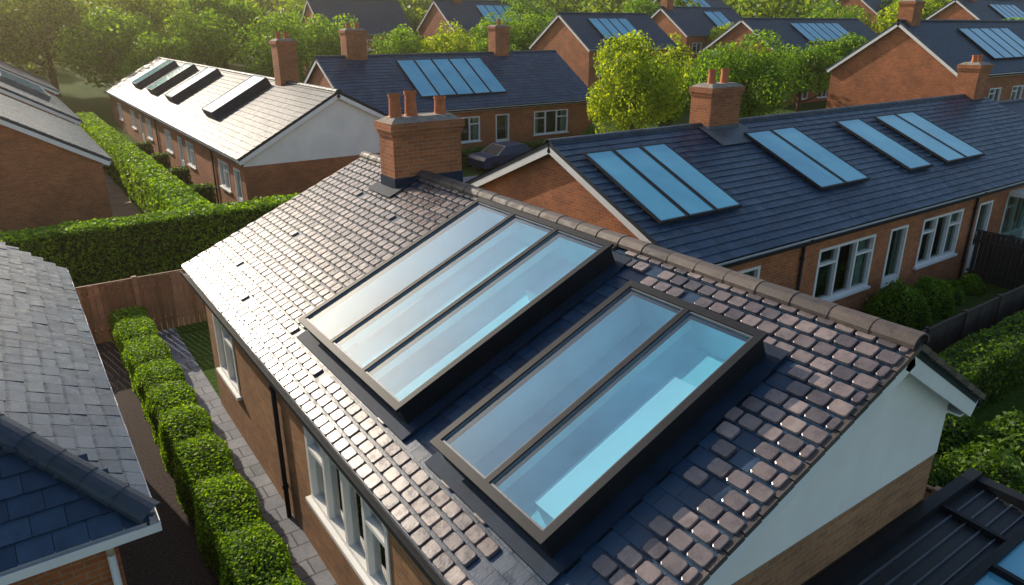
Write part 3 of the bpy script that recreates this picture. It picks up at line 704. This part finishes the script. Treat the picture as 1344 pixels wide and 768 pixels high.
def car(x,y,rot,col):
    E=empty('parked_car',(x,y,0),rot)
    prof=[(-2.1,.35),(-2.12,.75),(-1.95,.92),(-1.2,.98),(-.55,1.42),(.75,1.45),(1.35,1.0),(1.95,.88),(2.12,.6),(2.1,.3)]
    pm=plain('car_paint',col,.3,var=.05,spec=.5); B=MB()
    w=lambda z:.86 if z<1.1 else .68
    Lf=[(a,-w(z),z) for a,z in prof]; Rt=[(a,w(z),z) for a,z in prof]
    B.poly(*Lf);B.poly(*Rt)
    for k in range(len(prof)):
        j=(k+1)%len(prof); B.poly(Lf[k],Lf[j],Rt[j],Rt[k])
    o=B.make('body',pm,E); bv=o.modifiers.new('b','BEVEL'); bv.width=.05; bv.segments=2
    Wd=MB()
    for s in (-1,1): Wd.poly((-1.0,s*.80,1.05),(-.5,s*.70,1.37),(.7,s*.70,1.38),(1.15,s*.80,1.05))
    Wd.poly((-1.18,-.7,1.02),(-1.18,.7,1.02),(-.6,.6,1.41),(-.6,-.6,1.41)); Wd.poly((1.34,-.7,1.03),(1.34,.7,1.03),(.82,.6,1.43),(.82,-.6,1.43)); Wd.make('windows',BLACK,E)
    T=MB()
    for a in (-1.35,1.3):
        for s in (-1,1): T.cyl((a,s*.7,.32),(a,s*.89,.32),.32,.32,20)
    T.make('wheels',BLACK,E)
car(23.3,33.8,0,(.010,.03,.085))

# ------------------------------------------------------------------ trees
def pt(px,Y): X=(px-672)/1002*Y; return (.819*X+.574*Y, -.574*X+.819*Y)
TREES=[(29.8,30.4,4.4,(3.2,3.2,3.5),LEAFY,22000,.10),(40.2,30.6,4.4,(3.7,3.7,3.5),LEAFG,22000,.10),
 (44.0,36.5,4.0,(2.6,2.6,2.8),LEAFG,8000,.13),(36,34,3.4,(2.2,2.2,2.4),LEAFG,7000,.11)]
for x,y,z,r,m,n,s in TREES: tree('garden_tree',x,y,z,r,m,n,s,0)
mid=[(-6,74,7,6.5,LEAFD),(-14,82,9,8,LEAFD),(-3,86,8.5,7,LEAFD),(5,86,8,6.5,LEAFD),(10,77,6,4.6,LEAFG),(-11,66,6,4.8,LEAFD),(-18,72,8,6.5,LEAFD),(0,95,9,7,LEAFD),(13,84,8,5.5,LEAFD),(20,80,8,5,LEAFG),
 (22,68,6.0,4.0,LEAFG),(27,70,6,4.0,LEAFG),(33,66,5.4,3.6,LEAFG),(17,74,6.5,4.2,LEAFG),(36,62,5.2,3.3,LEAFY),(38,57,4.6,2.8,LEAFG),(12,71,4.5,3.2,LEAFG),
 (54,62,5.8,3.6,LEAFG),(57,54,4.6,2.9,LEAFY),(50,68,6.6,4.0,LEAFG),(66,53,5.6,3.0,LEAFY),(80,50,7,4.2,LEAFG),(62,38,4.6,3.0,LEAFG),(78,31,5.4,3.4,LEAFG),(54,36,4.2,2.8,LEAFG),
 (66,16,4,2.5,LEAFG),(-3,62.5,4.5,2.4,LEAFG),(55,75,7.6,4.4,LEAFG),(44,66,6,3.7,LEAFG),(70,70,8,4.6,LEAFG),(88,45,8,4.6,LEAFY)]
for x,y,z,r,m in mid: tree('garden_tree',x,y,z,(r,r,r*.9),m,10000 if r>4.5 else 7500,.19 if r>4.5 else .14,float(hgt(x,y)))
Qs=[]
for k in range(300):
    Y=random.uniform(92,250); px=random.uniform(-40,1400); x,y=pt(px,Y); r=random.uniform(4,6.5)*(.8+Y/400)
    g=float(hgt(x,y)); Qs.append(crown((x,y,g+r*.85),(r,r,r*.95),900,.45*(.7+Y/350),14,-.8))
quadsmesh('distant_trees',np.concatenate(Qs),LEAFD)

# ------------------------------------------------------------------ haze (real volume of air)
B=MB(); B.box(-130,260,-40,330,-3,45)
m,nt,out=newmat('hazy_air'); vs=nt.nodes.new('ShaderNodeVolumeScatter'); vs.inputs['Color'].default_value=(1,.84,.56,1); vs.inputs['Density'].default_value=.00085; vs.inputs['Anisotropy'].default_value=.80
L(nt,vs.outputs[0],out.inputs['Volume']); B.make('air_haze',m)

# ------------------------------------------------------------------ light, sky, camera
el=math.radians(26); h=math.hypot(.19,.98)
l=Vector((-.19/h*math.cos(el),.98/h*math.cos(el),math.sin(el)))
sd=bpy.data.lights.new('sun','SUN'); sd.energy=5; sd.angle=math.radians(.5); sd.color=(1,.86,.68)
so=bpy.data.objects.new('sun',sd); scene.collection.objects.link(so); so.rotation_euler=l.to_track_quat('Z','Y').to_euler()
w=bpy.data.worlds.new('World'); scene.world=w; w.use_nodes=True; nt=w.node_tree
bg=nt.nodes['Background']; sk=nt.nodes.new('ShaderNodeTexSky'); sk.sky_type='NISHITA'; sk.sun_disc=False
sk.sun_elevation=el; sk.sun_rotation=math.atan2(l.x,l.y)%(2*math.pi); sk.air_density=1.15; sk.dust_density=1.6
nt.links.new(sk.outputs[0],bg.inputs[0]); bg.inputs[1].default_value=.15
cd=bpy.data.cameras.new('camera'); co=bpy.data.objects.new('camera',cd); scene.collection.objects.link(co)
cd.lens=25.1; cd.sensor_width=36; cd.clip_end=4000; cd.clip_start=.1
co.location=(0,0,7.8); co.rotation_euler=(math.radians(90-20.6),0,math.radians(-35)); scene.camera=co
